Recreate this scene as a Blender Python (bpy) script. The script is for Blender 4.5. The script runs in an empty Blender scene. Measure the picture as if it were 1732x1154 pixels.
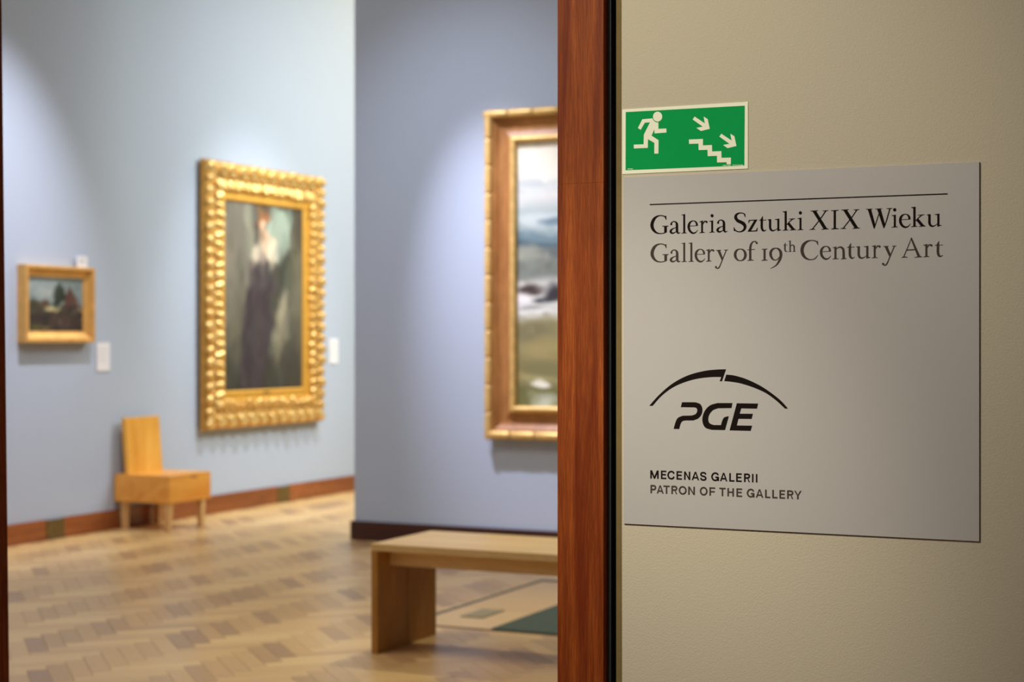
import bpy, math, random
import numpy as np
from mathutils import Vector, Matrix
from mathutils.geometry import tessellate_polygon
random.seed(7); RNG = np.random.RandomState(5)
SC = bpy.context.scene; COL = SC.collection
PI = math.pi

# ------------------------------------------------------------------ camera, world, lights
EYE = 1.5; FPX = 2845.0; HORIZON = 573.0
YAW = math.atan(1334 / FPX)
cam_data = bpy.data.cameras.new('camera'); cam = bpy.data.objects.new('camera', cam_data); COL.objects.link(cam)
cam.location = (0, 0, EYE); cam.rotation_euler = (PI / 2, 0, YAW)
cam_data.sensor_width = 36; cam_data.lens = 36 * FPX / 1732
cam_data.shift_y = (HORIZON - 577) / 1732
cam_data.clip_start = 0.05; cam_data.clip_end = 60
cam_data.dof.use_dof = True; cam_data.dof.focus_distance = 3.72; cam_data.dof.aperture_fstop = 3.4
SC.camera = cam

SC.view_settings.view_transform = 'Standard'; SC.view_settings.look = 'None'
SC.view_settings.gamma = 1; SC.view_settings.use_curve_mapping = False
SC.view_settings.exposure = 0.0

world = bpy.data.worlds.new('world'); SC.world = world; world.use_nodes = True
world.node_tree.nodes['Background'].inputs[0].default_value = (0.8, 0.85, 1, 1)
world.node_tree.nodes['Background'].inputs[1].default_value = 0.02

def area(name, loc, target, size, power, color, size_y=None, spread=180):
    l = bpy.data.lights.new(name, 'AREA'); l.energy = power; l.color = color; l.size = size
    l.spread = math.radians(spread)
    if size_y: l.shape = 'RECTANGLE'; l.size_y = size_y
    o = bpy.data.objects.new(name, l); COL.objects.link(o); o.location = loc
    o.rotation_euler = (Vector(target) - Vector(loc)).to_track_quat('-Z', 'Y').to_euler(); return o
def spot(name, loc, target, power, color, angle, blend=0.6, radius=0.04):
    l = bpy.data.lights.new(name, 'SPOT'); l.energy = power; l.color = color
    l.spot_size = math.radians(angle); l.spot_blend = blend; l.shadow_soft_size = radius
    o = bpy.data.objects.new(name, l); COL.objects.link(o); o.location = loc
    o.rotation_euler = (Vector(target) - Vector(loc)).to_track_quat('-Z', 'Y').to_euler(); return o

# luminous ceiling of the gallery and an unseen area fill added behind the partition to brighten the far left wall
area('ceiling_panel_light', (-5.0, 5.9, 5.6), (-5.4, 7.0, 0), 2.6, 135, (1.0, 0.90, 0.80), 2.0)
area('far_wall_fill', (-4.7, 13.4, 4.5), (-8.47, 13.8, 1.5), 3.5, 132, (0.947, 1.0, 0.955), 1.5, 130)
area('ceiling_panel_light', (-6.6, 15.8, 5.7), (-6.6, 15.4, 0), 2.0, 135, (1, 0.82, 0.5), 3.0)
# track spotlights on the pictures
spot('track_spot', (-6.5, 9.2, 5.3), (-8.47, 9.1, 1.6), 830, (0.93, 0.91, 1.0), 50, 1.0)
spot('track_spot', (-6.35, 12.4, 5.2), (-8.4, 12.6, 0.9), 640, (0.86, 0.88, 0.95), 52, 1.0, 0.16)
spot('track_spot', (-5.9, 8.95, 5.3), (-4.88, 10.86, 1.45), 1250, (0.81, 0.79, 0.97), 32, 1.0)
spot('track_spot', (-5.5, 8.8, 5.3), (-5.3, 10.86, 0.9), 240, (0.80, 0.85, 1.0), 72, 1.0, 0.08)
# track spotlight that lights the bench from the partition side
spot('track_spot', (-3.5, 10.1, 5.4), (-3.3, 7.5, 0.0), 480, (1.0, 0.95, 0.70), 44, 1.0, 0.06)
# warm lamps over the entrance where the photographer stands
spot('entrance_spot', (-2.1, 1.3, 3.3), (-1.28, 3.57, 1.95), 195, (1, 0.962, 0.785), 46, 1.0, 0.12)
spot('entrance_spot', (-1.9, 1.3, 3.3), (-1.42, 3.57, 0.95), 212, (1, 0.955, 0.78), 31, 1.0, 0.12)
area('entrance_ceiling_light', (-1.5, 0.4, 3.35), (-1.5, 0.6, 0), 1.2, 32, (0.97, 0.90, 0.95))

# ------------------------------------------------------------------ helpers
def srgb(r, g, b):
    f = lambda c: (c / 255 / 12.92) if c / 255 <= 0.04045 else ((c / 255 + 0.055) / 1.055) ** 2.4
    return (f(r), f(g), f(b), 1.0)

class NT:
    def __init__(s, name):
        s.m = bpy.data.materials.new(name); s.m.use_nodes = True; s.t = s.m.node_tree
        s.b = s.t.nodes['Principled BSDF']
    def n(s, kind, **kw):
        nd = s.t.nodes.new(kind)
        for k, v in kw.items():
            if k.startswith('i_'): nd.inputs[int(k[2:]) if k[2:].isdigit() else k[2:].replace('_', ' ')].default_value = v
            else: setattr(nd, k, v)
        return nd
    def l(s, a, b): s.t.links.new(a, b)
    def ramp(s, fac, stops):
        r = s.n('ShaderNodeValToRGB'); e = r.color_ramp.elements
        while len(e) < len(stops): e.new(0.5)
        for q, (p, c) in zip(e, stops): q.position = p; q.color = c
        s.l(fac, r.inputs[0]); return r.outputs[0]
    def mix(s, fac, a, b, mode='MIX'):
        m = s.n('ShaderNodeMix', data_type='RGBA', blend_type=mode)
        for inp, v in ((m.inputs[0], fac), (m.inputs[6], a), (m.inputs[7], b)):
            if hasattr(v, 'is_linked'): s.l(v, inp)
            else: inp.default_value = v
        return m.outputs[2]
    def coords(s, scale=(1, 1, 1), rot=(0, 0, 0), kind='Object', loc=(0, 0, 0)):
        c = s.n('ShaderNodeTexCoord'); mp = s.n('ShaderNodeMapping')
        mp.inputs['Scale'].default_value = scale; mp.inputs['Rotation'].default_value = rot; mp.inputs['Location'].default_value = loc
        s.l(c.outputs[kind], mp.inputs[0]); return mp.outputs[0]
    def noise(s, vec, scale, detail=3, rough=0.5, dist=0.0):
        n = s.n('ShaderNodeTexNoise'); n.inputs['Scale'].default_value = scale; n.inputs['Detail'].default_value = detail
        n.inputs['Roughness'].default_value = rough; n.inputs['Distortion'].default_value = dist
        s.l(vec, n.inputs['Vector']); return n.outputs['Fac']
    def bump(s, h, strength, dist):
        b = s.n('ShaderNodeBump'); b.inputs['Strength'].default_value = strength; b.inputs['Distance'].default_value = dist
        s.l(h, b.inputs['Height']); s.l(b.outputs[0], s.b.inputs['Normal'])
    def set(s, **kw):
        for k, v in kw.items(): s.b.inputs[k.replace('_', ' ')].default_value = v
        return s

def plain(name, col, rough=0.5, metal=0.0, spec=0.5, var=0.06, scale=30):
    t = NT(name); v = t.coords(); f = t.noise(v, scale, 3)
    lo = tuple(c * (1 - var) for c in col[:3]) + (1,); hi = tuple(min(1, c * (1 + var)) for c in col[:3]) + (1,)
    t.l(t.ramp(f, [(0.3, lo), (0.7, hi)]), t.b.inputs['Base Color'])
    t.set(Roughness=rough, Metallic=metal); t.b.inputs['Specular IOR Level'].default_value = spec
    return t.m

def plaster(name, col, grain=220, bump=0.25, dist=0.002):
    t = NT(name); v = t.coords(kind='Object'); big = t.noise(v, 0.8, 3); fine = t.noise(v, grain, 2, 0.6)
    c2 = tuple(c * 0.96 for c in col[:3]) + (1,)
    t.l(t.mix(big, col, c2), t.b.inputs['Base Color']); t.bump(fine, bump, dist)
    t.set(Roughness=0.85); t.b.inputs['Specular IOR Level'].default_value = 0.25
    return t.m

def wood(name, dark, light, axis='z', stretch=14, scale=9, rough=0.45, contrast=(0.3, 0.7), coat=0.0, fine=0.35):
    t = NT(name); sc = {'x': (1, stretch, stretch), 'y': (stretch, 1, stretch), 'z': (stretch, stretch, 1)}[axis]
    v = t.coords(sc); a = t.noise(v, scale * 0.12, 4, 0.55, 1.2)
    v2 = t.coords(tuple(q * 3 for q in sc)); b = t.noise(v2, scale * 0.5, 5, 0.7, 0.3)
    col = t.ramp(a, [(contrast[0], dark), (contrast[1], light)])
    dk = tuple(c * 0.55 for c in dark[:3]) + (1,)
    f = t.ramp(b, [(0.42, (fine, fine, fine, 1)), (0.6, (0, 0, 0, 1))])
    t.l(t.mix(f, col, dk), t.b.inputs['Base Color'])
    t.bump(b, 0.15, 0.001); t.set(Roughness=rough); t.b.inputs['Coat Weight'].default_value = coat
    return t.m

def new_obj(name, verts, faces, mat=None, parent=None, smooth=False, bevel=0.0, seg=2):
    me = bpy.data.meshes.new(name); me.from_pydata([tuple(v) for v in verts], [], [tuple(f) for f in faces]); me.update()
    if smooth:
        for p in me.polygons: p.use_smooth = True
    if mat: me.materials.append(mat)
    o = bpy.data.objects.new(name, me); COL.objects.link(o)
    if parent: o.parent = parent
    if bevel:
        b = o.modifiers.new('bevel', 'BEVEL'); b.width = bevel; b.segments = seg; b.limit_method = 'ANGLE'
    return o
def box_data(x0, x1, y0, y1, z0, z1):
    v = [(x0, y0, z0), (x1, y0, z0), (x1, y1, z0), (x0, y1, z0), (x0, y0, z1), (x1, y0, z1), (x1, y1, z1), (x0, y1, z1)]
    return v, [(0, 3, 2, 1), (4, 5, 6, 7), (0, 1, 5, 4), (1, 2, 6, 5), (2, 3, 7, 6), (3, 0, 4, 7)]
def box(name, x0, x1, y0, y1, z0, z1, mat, parent=None, bevel=0.0, seg=2):
    v, f = box_data(x0, x1, y0, y1, z0, z1); return new_obj(name, v, f, mat, parent, bevel=bevel, seg=seg)
def boxes(name, lst, mat, parent=None, bevel=0.0):
    V = []; Fc = []
    for b in lst:
        v, f = box_data(*b); n = len(V); V += v; Fc += [tuple(i + n for i in q) for q in f]
    return new_obj(name, V, Fc, mat, parent, bevel=bevel)
def tag(o, label, cat, group=None):
    o['label'] = label; o['category'] = cat
    if group: o['group'] = group
    return o
def thing(name, label, cat, loc=(0, 0, 0), rotz=0.0, group=None):
    o = bpy.data.objects.new(name, None); COL.objects.link(o); o.location = loc; o.rotation_euler = (0, 0, rotz)
    o.empty_display_size = 0.1
    return tag(o, label, cat, group)
def struct(o): o['kind'] = 'structure'; return o

# ------------------------------------------------------------------ materials
M_wall_blue = plaster('blue_wall_paint', srgb(178, 190, 208), 90, 0.12)
M_wall_beige = plaster('cream_wall_paint', srgb(205, 194, 171), 260, 0.55, 0.0016)
M_ceiling = plaster('ceiling_paint', srgb(225, 225, 220), 60, 0.1)
M_casing = wood('cherry_door_wood', srgb(116, 42, 4), srgb(174, 88, 30), 'z', 26, 9, 0.6, (0.3, 0.72), 0.0, 0.5)
M_casing.node_tree.nodes['Principled BSDF'].inputs['Specular IOR Level'].default_value = 0.2
M_base = wood('baseboard_wood', srgb(120, 62, 26), srgb(168, 96, 46), 'y', 8, 5, 0.35, coat=0.2)
M_base_x = wood('dark_baseboard_wood', srgb(52, 22, 16), srgb(78, 36, 24), 'x', 8, 5, 0.4)
M_chair = wood('honey_wood', srgb(226, 148, 52), srgb(248, 186, 88), 'y', 8, 5, 0.4, fine=0.15)
M_chair_z = wood('honey_wood_upright', srgb(222, 156, 54), srgb(246, 192, 90), 'z', 8, 5, 0.4, fine=0.15)
M_chair_leg = wood('pale_leg_wood', srgb(205, 160, 100), srgb(226, 188, 132), 'z', 8, 5, 0.5, fine=0.1)
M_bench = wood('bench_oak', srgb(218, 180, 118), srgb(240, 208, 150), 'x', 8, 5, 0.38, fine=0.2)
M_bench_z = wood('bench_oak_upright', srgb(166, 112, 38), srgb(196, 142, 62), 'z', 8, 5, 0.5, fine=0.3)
M_black = plain('black_rubber', srgb(9, 8, 9), 0.8, spec=0.1)
M_edge_shade = plain('wall_edge_shade', srgb(120, 100, 62), 0.85, var=0.08, spec=0.2)  # olive tone stands in for shade on the cream wall's edge
M_dgrey = plain('dark_grey_steel', srgb(40, 43, 43), 0.6, spec=0.2)
M_gold = plain('gilded_carving', srgb(240, 200, 118), 0.36, 0.5, var=0.25, scale=25)
def gilded():
    t = NT('gilded_carving'); f = t.noise(t.coords(), 34, 4, 0.7)
    t.l(t.ramp(f, [(0.34, srgb(158, 106, 44)), (0.48, srgb(232, 188, 106)), (0.64, srgb(252, 228, 166))]), t.b.inputs['Base Color'])
    t.bump(t.noise(t.coords(), 90, 3), 0.5, 0.004); t.set(Roughness=0.34, Metallic=0.5); return t.m
M_gold = gilded()
M_gold_dark = plain('gilded_moulding', srgb(206, 154, 72), 0.4, 0.5, var=0.2, scale=20)
M_fillet = plain('gilded_fillet', srgb(226, 172, 72), 0.42, 0.45, var=0.06, scale=20)
M_oak_gold = plain('worn_gilt_wood', srgb(222, 184, 112), 0.45, 0.3, var=0.16, scale=18)
M_cove = wood('brown_cove_wood', srgb(146, 90, 40), srgb(190, 136, 78), 'z', 4, 4, 0.4, coat=0.1)
M_small_frame = plain('pale_gilt_wood', srgb(222, 172, 96), 0.42, 0.3, var=0.1, scale=15)
M_white = plain('white_card', srgb(236, 236, 240), 0.6, var=0.01)
M_board = plain('grey_sign_board', srgb(188, 183, 180), 0.6, var=0.015, scale=400)
M_board_edge = plain('dark_board_edge', srgb(60, 50, 42), 0.6)
M_ink = plain('black_ink', srgb(24, 16, 13), 0.8, var=0.02, spec=0.1)
M_ink2 = plain('grey_ink', srgb(72, 61, 54), 0.8, var=0.02, spec=0.1)
M_green = plain('exit_green', srgb(0, 160, 78), 0.6, var=0.02, spec=0.08)
M_cream = plain('photoluminescent_cream', srgb(250, 249, 222), 0.5, var=0.01)
M_mat = plain('grey_green_carpet', srgb(72, 84, 76), 0.95, var=0.12, scale=120)
M_line = plain('dark_inlay', srgb(92, 84, 70), 0.5)
M_brass = plain('tarnished_brass', srgb(112, 90, 46), 0.5, 0.3, var=0.15)
M_floor_base = plain('floor_screed', srgb(150, 122, 86), 0.6)

def parquet(name, per_object):
    t = NT(name)
    if per_object:
        oi = t.n('ShaderNodeObjectInfo'); sep = t.n('ShaderNodeSeparateColor'); t.l(oi.outputs['Color'], sep.inputs[0]); r = sep.outputs[0]
    else:
        at = t.n('ShaderNodeAttribute', attribute_name='shade'); r = at.outputs['Fac']
    tone = t.ramp(r, [(0.0, srgb(166, 130, 92)), (0.3, srgb(182, 145, 98)), (0.6, srgb(208, 170, 112)), (1.0, srgb(230, 196, 134))])
    v = t.coords((40, 2.2, 2)) if per_object else t.coords((6, 6, 6))
    g = t.noise(v, 4, 4, 0.6)
    dk = t.mix(0.82, tone, (0.0, 0.0, 0.0, 1)) if False else tone
    f = t.ramp(g, [(0.35, (0.16, 0.16, 0.16, 1)), (0.6, (0, 0, 0, 1))])
    t.l(t.mix(f, dk, srgb(120, 90, 58)), t.b.inputs['Base Color'])
    t.set(Roughness=0.36); t.b.inputs['Specular IOR Level'].default_value = 0.45
    t.b.inputs['Coat Weight'].default_value = 0.12; t.b.inputs['Coat Roughness'].default_value = 0.22
    return t.m
M_block = parquet('oak_block', True); M_blocks = parquet('oak_block_field', False)

# ------------------------------------------------------------------ structure
YW = 3.576; YB = 3.88; XL = -8.47; YP = 10.86; XP = -6.39; CEIL = 5.9
OX0 = -3.50; OX1 = -1.56; OH = 2.85              # opening between the rooms
floor = struct(box('floor', -8.8, 3.2, -2.2, 18.4, -0.2, -0.012, M_floor_base))
struct(box('ceiling', -8.8, 3.2, 3.7, 18.4, CEIL, CEIL + 0.15, M_ceiling))
struct(box('ceiling_entrance', -4.7, 3.2, -2.2, 3.7, 3.5, 3.65, M_ceiling))
wl = struct(box('wall_left', XL - 0.2, XL, 3.6, 18.4, 0, CEIL, M_wall_blue))
struct(box('wall_far', XL, 3.0, 18.0, 18.3, 0, CEIL, M_wall_blue))
wp = struct(box('wall_back', XP, 2.0, YP, YP + 0.45, 0, CEIL, M_wall_blue))
struct(box('wall_right', 2.0, 2.2, YB, 18.0, 0, CEIL, M_wall_blue))
struct(box('wall_entrance_left', -4.5, -4.3, -2.0, YW, 0, 3.5, M_wall_beige))
struct(box('wall_entrance_right', 3.0, 3.2, -2.0, YW, 0, 3.5, M_wall_beige))
struct(box('wall_entrance_rear', -4.5, 3.2, -2.2, -2.0, 0, 3.5, M_wall_beige))
# the wall that carries the sign: its left edge beside the door frame is softly rounded
def sign_wall():
    x0 = -1.4015; r = 0.002; prof = []
    for i in range(7):
        a = PI - i * PI / 2 / 6
        prof.append((x0 + r + r * math.cos(a), YW + r - r * math.sin(a)))
    prof = [(x0, YB - 0.14)] + prof + [(3.0, YW), (3.0, YB - 0.14)]
    n = len(prof); V = [(x, y, 0) for x, y in prof] + [(x, y, 3.6) for x, y in prof]
    Fc = [(i, (i + 1) % n, (i + 1) % n + n, i + n) for i in range(n)] + [tuple(range(n - 1, -1, -1)), tuple(range(n, 2 * n))]
    o = new_obj('wall_sign', V, Fc, M_wall_beige)
    for p in o.data.polygons[1:7]: p.use_smooth = True
    return struct(o)
wall_sign = sign_wall()
struct(box('wall_front_right', OX1 + 0.02, 2.0, YB - 0.14, YB, 0, CEIL, M_wall_blue))
struct(box('wall_front_left', XL, OX0 - 0.03, YB - 0.14, YB, 0, CEIL, M_wall_blue))
struct(box('wall_entrance_front', -4.5, OX0 - 0.03, YW, YB - 0.14, 0, 3.5, M_wall_beige))
struct(box('wall_over_door', OX0 - 0.03, OX1 + 0.147, YW, YB, OH + 0.03, 3.5, M_wall_beige))
struct(box('wall_front_upper', OX0 - 0.03, OX1 + 0.147, YW + 0.1, YB, 3.5, CEIL, M_wall_blue))

# door surround: trim_1 right side, trim_2 left side, trim_3 head
t1 = struct(bpy.data.objects.new('trim_1', None)); COL.objects.link(t1)
SEAM = 1.5 + (573 - 311) / FPX * 3.87
box('casing_board', -1.5515, -1.4375, YW - 0.02, YW + 0.012, 0, SEAM - 0.0001, M_casing, t1, 0.0004)
up = box('casing_board', -1.5515, -1.4375, YW - 0.0196, YW + 0.012, SEAM + 0.0001, OH + 0.03, M_casing, t1, 0.0004)
box('jamb_lining', -1.5515, -1.5345, YW + 0.012, YB + 0.01, 0, OH, M_casing, t1, 0.001)
box('steel_angle', -1.4372, -1.4285, YW + 0.004, YW + 0.03, 0, OH + 0.03, M_dgrey, t1)
box('rubber_seal', -1.4285, -1.4165, YW + 0.022, YW + 0.05, 0, OH + 0.03, M_black, t1)
box('shaded_wall_edge', -1.4165, -1.4015, YW + 0.003, YW + 0.05, 0, OH + 0.03, M_edge_shade, t1, 0.003)  # added dark strip: the wall edge's shade put into its colour
def left_jamb():
    # slightly out of plumb, as in the photograph
    fx = lambda z: -3.488 + (1.493 - z) * 0.0144
    V = []
    for z in (0, OH + 0.02):
        x = fx(z); V += [(x - 0.05, YW - 0.02, z), (x, YW - 0.02, z), (x, YB + 0.01, z), (x - 0.05, YB + 0.01, z)]
    o = new_obj('jamb_lining', V, [(0, 3, 2, 1), (4, 5, 6, 7), (0, 1, 5, 4), (1, 2, 6, 5), (2, 3, 7, 6), (3, 0, 4, 7)], M_casing, t2, bevel=0.001)
t2 = struct(bpy.data.objects.new('trim_2', None)); COL.objects.link(t2)
left_jamb(); box('casing_board', -3.61, -3.52, YW - 0.02, YW + 0.0, 0, OH + 0.03, M_casing, t2, 0.001)
t3 = struct(bpy.data.objects.new('trim_3', None)); COL.objects.link(t3)
box('head_board', -3.5, -1.55, YW - 0.02, YB + 0.01, OH, OH + 0.03, M_casing, t3, 0.001)

t5 = struct(bpy.data.objects.new('trim_5', None)); COL.objects.link(t5)
box('threshold_board', -3.6, -1.5, YW - 0.02, YB + 0.06, -0.011, 0.005, M_casing, t5, 0.002)

# baseboards
BH = 0.152
def vent(parent, y0, y1, label):
    o = box('vent_cover', XL + 0.018, XL + 0.026, y0, y1, 0.004, BH - 0.004, M_brass, parent, 0.001); o['label'] = label
bl = struct(bpy.data.objects.new('baseboard_left', None)); COL.objects.link(bl)
cuts = [3.9, 7.1, 9.86, 10.06, 11.9, 12.98, 13.18, 15.6, 18.0]
for a, b in zip(cuts[:-1], cuts[1:]):
    if (a, b) in ((9.86, 10.06), (12.98, 13.18)): vent(bl, a, b, 'square tarnished brass vent cover'); continue
    box('baseboard_section', XL, XL + 0.022, a + 0.0015, b - 0.0015, 0.0, BH, M_base, bl, 0.003)
box('shoe_strip', XL + 0.022, XL + 0.034, 3.9, 9.855, 0.0, 0.012, M_base, bl, 0.003)
bb = struct(bpy.data.objects.new('baseboard_back', None)); COL.objects.link(bb)
for a, b in ((XP - 0.024, -4.3), (-4.297, -1.5), (-1.497, 1.9)):
    box('baseboard_section', a, b, YP - 0.022, YP, 0, 0.142, M_base_x, bb, 0.002)
box('baseboard_return', XP - 0.024, XP - 0.0005, YP, YP + 0.45, 0, 0.142, M_base_x, bb, 0.002)

# ------------------------------------------------------------------ herringbone parquet
LB, WB, TH = 0.41, 0.0905, 0.012
E1 = Vector((-1, 1, 0)).normalized(); E2 = Vector((1, 1, 0)).normalized(); OR = Vector((-5.503, 6.301, 0))
FWD = Vector((-math.sin(YAW), math.cos(YAW), 0)); RGT = Vector((math.cos(YAW), math.sin(YAW), 0))
def tiles():
    out = []
    for m in range(-45, 46):
        for k in range(-140, 141):
            for kind in (0, 1):
                u, v = k * WB + m * LB, k * WB - m * LB
                if kind == 0: cu, cv = u + LB / 2, v + WB / 2
                else: cu, cv = u + LB + WB / 2, v + WB - LB / 2
                p = OR + E1 * cu + E2 * cv
                if p.x < XL - 0.12 or p.x > 2.0 or p.y < 3.95 or p.y > 17.95: continue
                if p.x > XP + 0.25 and YP + 0.2 < p.y < YP + 0.25: continue
                if p.x > -1.0 and p.y > 11.2: continue
                out.append((p, kind))
    return out
def shade(kind):
    r = random.random(); s = 0.62 + random.gauss(0, 0.13) + (0.17 if kind == 1 else -0.09)  # direction bias: how the grain reflects light, painted into the block tone
    if r < 0.16 and kind == 0: s = random.uniform(0.04, 0.3)
    return max(0.0, min(1.0, s))
def in_view(p):
    d = p.dot(FWD)
    if d < 1: return False
    x = 866 + FPX * p.dot(RGT) / d; y = HORIZON + FPX * EYE / d
    if not (8 < x < 950 and y < 1158): return False
    return not (p.y > YP and x > 600)
allt = [(p, k, shade(k)) for p, k in tiles()]
near = sorted([t for t in allt if in_view(t[0])], key=lambda t: t[0].dot(FWD))[:300]
near_ids = {id(t[0]) for t in near}
g = 0.0006; hl, hw = LB / 2 - g, WB / 2 - g; ch = 0.0009
bv = [(-hw, -hl, -TH), (hw, -hl, -TH), (hw, hl, -TH), (-hw, hl, -TH), (-hw, -hl, -ch), (hw, -hl, -ch), (hw, hl, -ch), (-hw, hl, -ch),
      (-hw + ch, -hl + ch, 0), (hw - ch, -hl + ch, 0), (hw - ch, hl - ch, 0), (-hw + ch, hl - ch, 0)]
bf = [(0, 1, 5, 4), (1, 2, 6, 5), (2, 3, 7, 6), (3, 0, 4, 7), (4, 5, 9, 8), (5, 6, 10, 9), (6, 7, 11, 10), (7, 4, 8, 11), (8, 9, 10, 11)]
proto = None
ang = {0: PI / 4, 1: -PI / 4}
for p, k, s in near:
    if proto is None: o = proto = new_obj('parquet_block', bv, bf, M_block, floor)
    else: o = proto.copy(); COL.objects.link(o); o.parent = floor
    o.location = (p.x, p.y, random.uniform(-0.0006, 0))
    o.rotation_euler = (random.gauss(0, 0.0012), random.gauss(0, 0.003), ang[k])
    o.color = (s, s, s, 1)
V = []; Fc = []; SH = []
for p, k, s in allt:
    if id(p) in near_ids: continue
    n = len(V); c, sn = math.cos(ang[k]), math.sin(ang[k]); dz = random.uniform(-0.0006, 0); ty = random.gauss(0, 0.003)
    V += [(p.x + x * c - y * sn, p.y + x * sn + y * c, z + dz + ty * x) for x, y, z in bv]
    Fc += [tuple(i + n for i in f) for f in bf]; SH += [s] * len(bf)
field = new_obj('parquet_field', V, Fc, M_blocks, floor); field['kind'] = 'stuff'
at = field.data.attributes.new('shade', 'FLOAT', 'FACE'); at.data.foreach_set('value', SH)

# ------------------------------------------------------------------ floor inlay behind the bench
fr = struct(bpy.data.objects.new('trim_4', None)); COL.objects.link(fr)
box('border_board', -4.235, -3.785, 7.80, 8.395, -0.001, 0.0022, M_block, fr).color = (0.8, 0.8, 0.8, 1)
box('border_board', -4.235, -3.785, 8.403, 9.47, -0.001, 0.0022, M_block, fr).color = (0.72, 0.72, 0.72, 1)
box('inlay_strip', -4.275, -4.240, 7.62, 9.56, -0.001, 0.0026, M_line, fr)
box('inlay_strip', -4.240, -2.4, 9.47, 9.56, -0.001, 0.0026, M_line, fr)
box('inlay_strip', -4.235, -2.4, 7.770, 7.787, -0.001, 0.0026, M_line, fr)
mat_o = tag(box('floor_mat', -3.775, -2.4, 7.80, 9.46, 0.0, 0.008, M_mat, bevel=0.002), 'flat grey-green mat on the parquet behind the oak bench', 'mat')
so = thing('floor_outlet', 'small rectangular cover plate set in the parquet behind the bench', 'outlet', (-4.03, 8.22, 0.0022))
box('outlet_frame', -0.068, 0.068, -0.14, 0.14, 0, 0.003, M_line, so, 0.001)
box('outlet_lid', -0.06, 0.06, -0.132, 0.132, 0.003, 0.0045, plain('outlet_lid_metal', srgb(150, 138, 104), 0.5), so, 0.001)

# ------------------------------------------------------------------ bench
bx = -4.006; be = thing('bench', 'low oak gallery bench on slab ends, standing in front of the partition', 'bench', (bx, 6.965, 0))
be.rotation_euler = (0, 0, 0)
BL, BD, BHt, BT = 1.8, 0.60, 0.524, 0.034
box('seat_slab', 0, BL, 0, BD, BHt - BT, BHt, M_bench, be, 0.002)
for x in (0.0, BL - BT):
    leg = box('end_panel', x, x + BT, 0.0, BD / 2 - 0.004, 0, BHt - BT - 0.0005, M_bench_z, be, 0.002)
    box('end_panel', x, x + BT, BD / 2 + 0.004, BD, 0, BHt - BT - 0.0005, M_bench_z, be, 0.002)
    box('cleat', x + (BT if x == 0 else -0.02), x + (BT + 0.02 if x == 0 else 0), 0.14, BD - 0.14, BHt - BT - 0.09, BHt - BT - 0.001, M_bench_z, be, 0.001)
for y in (0.12, BD - 0.12 - 0.025):
    box('apron', BT + 0.0005, BL - BT - 0.0005, y, y + 0.025, BHt - BT - 0.082, BHt - BT - 0.0005, M_bench, be, 0.001)

# ------------------------------------------------------------------ chair
cx0, cx1, cy0, cy1 = -8.455, -7.93, 10.66, 11.21
ch_ = thing('wooden_chair', 'low honey-coloured wooden chair with box seat and tall plank back by the wall', 'chair', ((cx0 + cx1) / 2, (cy0 + cy1) / 2, 0))
W2, D2 = (cx1 - cx0) / 2, (cy1 - cy0) / 2
zs0, zs1 = 0.22, 0.434; tw = 0.022
box('seat', -W2, W2, -D2, D2, zs1 - 0.02, zs1, M_chair, ch_, 0.002)
box('seat_side_panel', -W2, W2, -D2, -D2 + tw, zs0, zs1 - 0.0205, M_chair, ch_, 0.0015)
box('seat_side_panel', -W2, W2, D2 - tw, D2, zs0, zs1 - 0.0205, M_chair, ch_, 0.0015)
box('seat_front_panel', W2 - tw, W2, -D2 + tw, D2 - tw, zs0, zs1 - 0.0205, M_chair, ch_, 0.0015)
box('seat_rear_panel', -W2, -W2 + tw, -D2 + tw, D2 - tw, zs0, zs1 - 0.0205, M_chair, ch_, 0.0015)
box('seat_bottom', -W2 + tw, W2 - tw, -D2 + tw, D2 - tw, zs0, zs0 + 0.012, M_chair, ch_)
box('finger_slot', W2 - 0.002, W2 + 0.0008, 0.0, 0.09, zs1 - 0.034, zs1 - 0.021, M_cove, ch_)
for px, py in ((-8.415, 10.68), (-7.993, 10.67), (-7.993, 11.10), (-8.415, 11.10)):
    lx, ly = px - (cx0 + cx1) / 2, py - (cy0 + cy1) / 2; q = 0.006
    v = [(lx + q, ly + q, 0), (lx + .055 - q, ly + q, 0), (lx + .055 - q, ly + .055 - q, 0), (lx + q, ly + .055 - q, 0),
         (lx, ly, zs0), (lx + .055, ly, zs0), (lx + .055, ly + .055, zs0), (lx, ly + .055, zs0)]
    new_obj('leg', v, box_data(0, 1, 0, 1, 0, 1)[1], M_chair_leg, ch_, bevel=0.003)
def backrest():
    # three planks glued side by side, leaning back a little
    ys = [-0.235, -0.155, 0.065, 0.20]
    for a, b in zip(ys[:-1], ys[1:]):
        x0b, x1b = -8.385 - (cx0 + cx1) / 2, -8.345 - (cx0 + cx1) / 2; dx = -0.035
        v = [(x0b, a, zs1), (x1b, a, zs1), (x1b, b - .001, zs1), (x0b, b - .001, zs1), (x0b + dx, a, 0.874), (x1b + dx, a, 0.874), (x1b + dx, b - .001, 0.874), (x0b + dx, b - .001, 0.874)]
        new_obj('back_plank', v, box_data(0, 1, 0, 1, 0, 1)[1], M_chair_z, ch_, bevel=0.002)
backrest()

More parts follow.
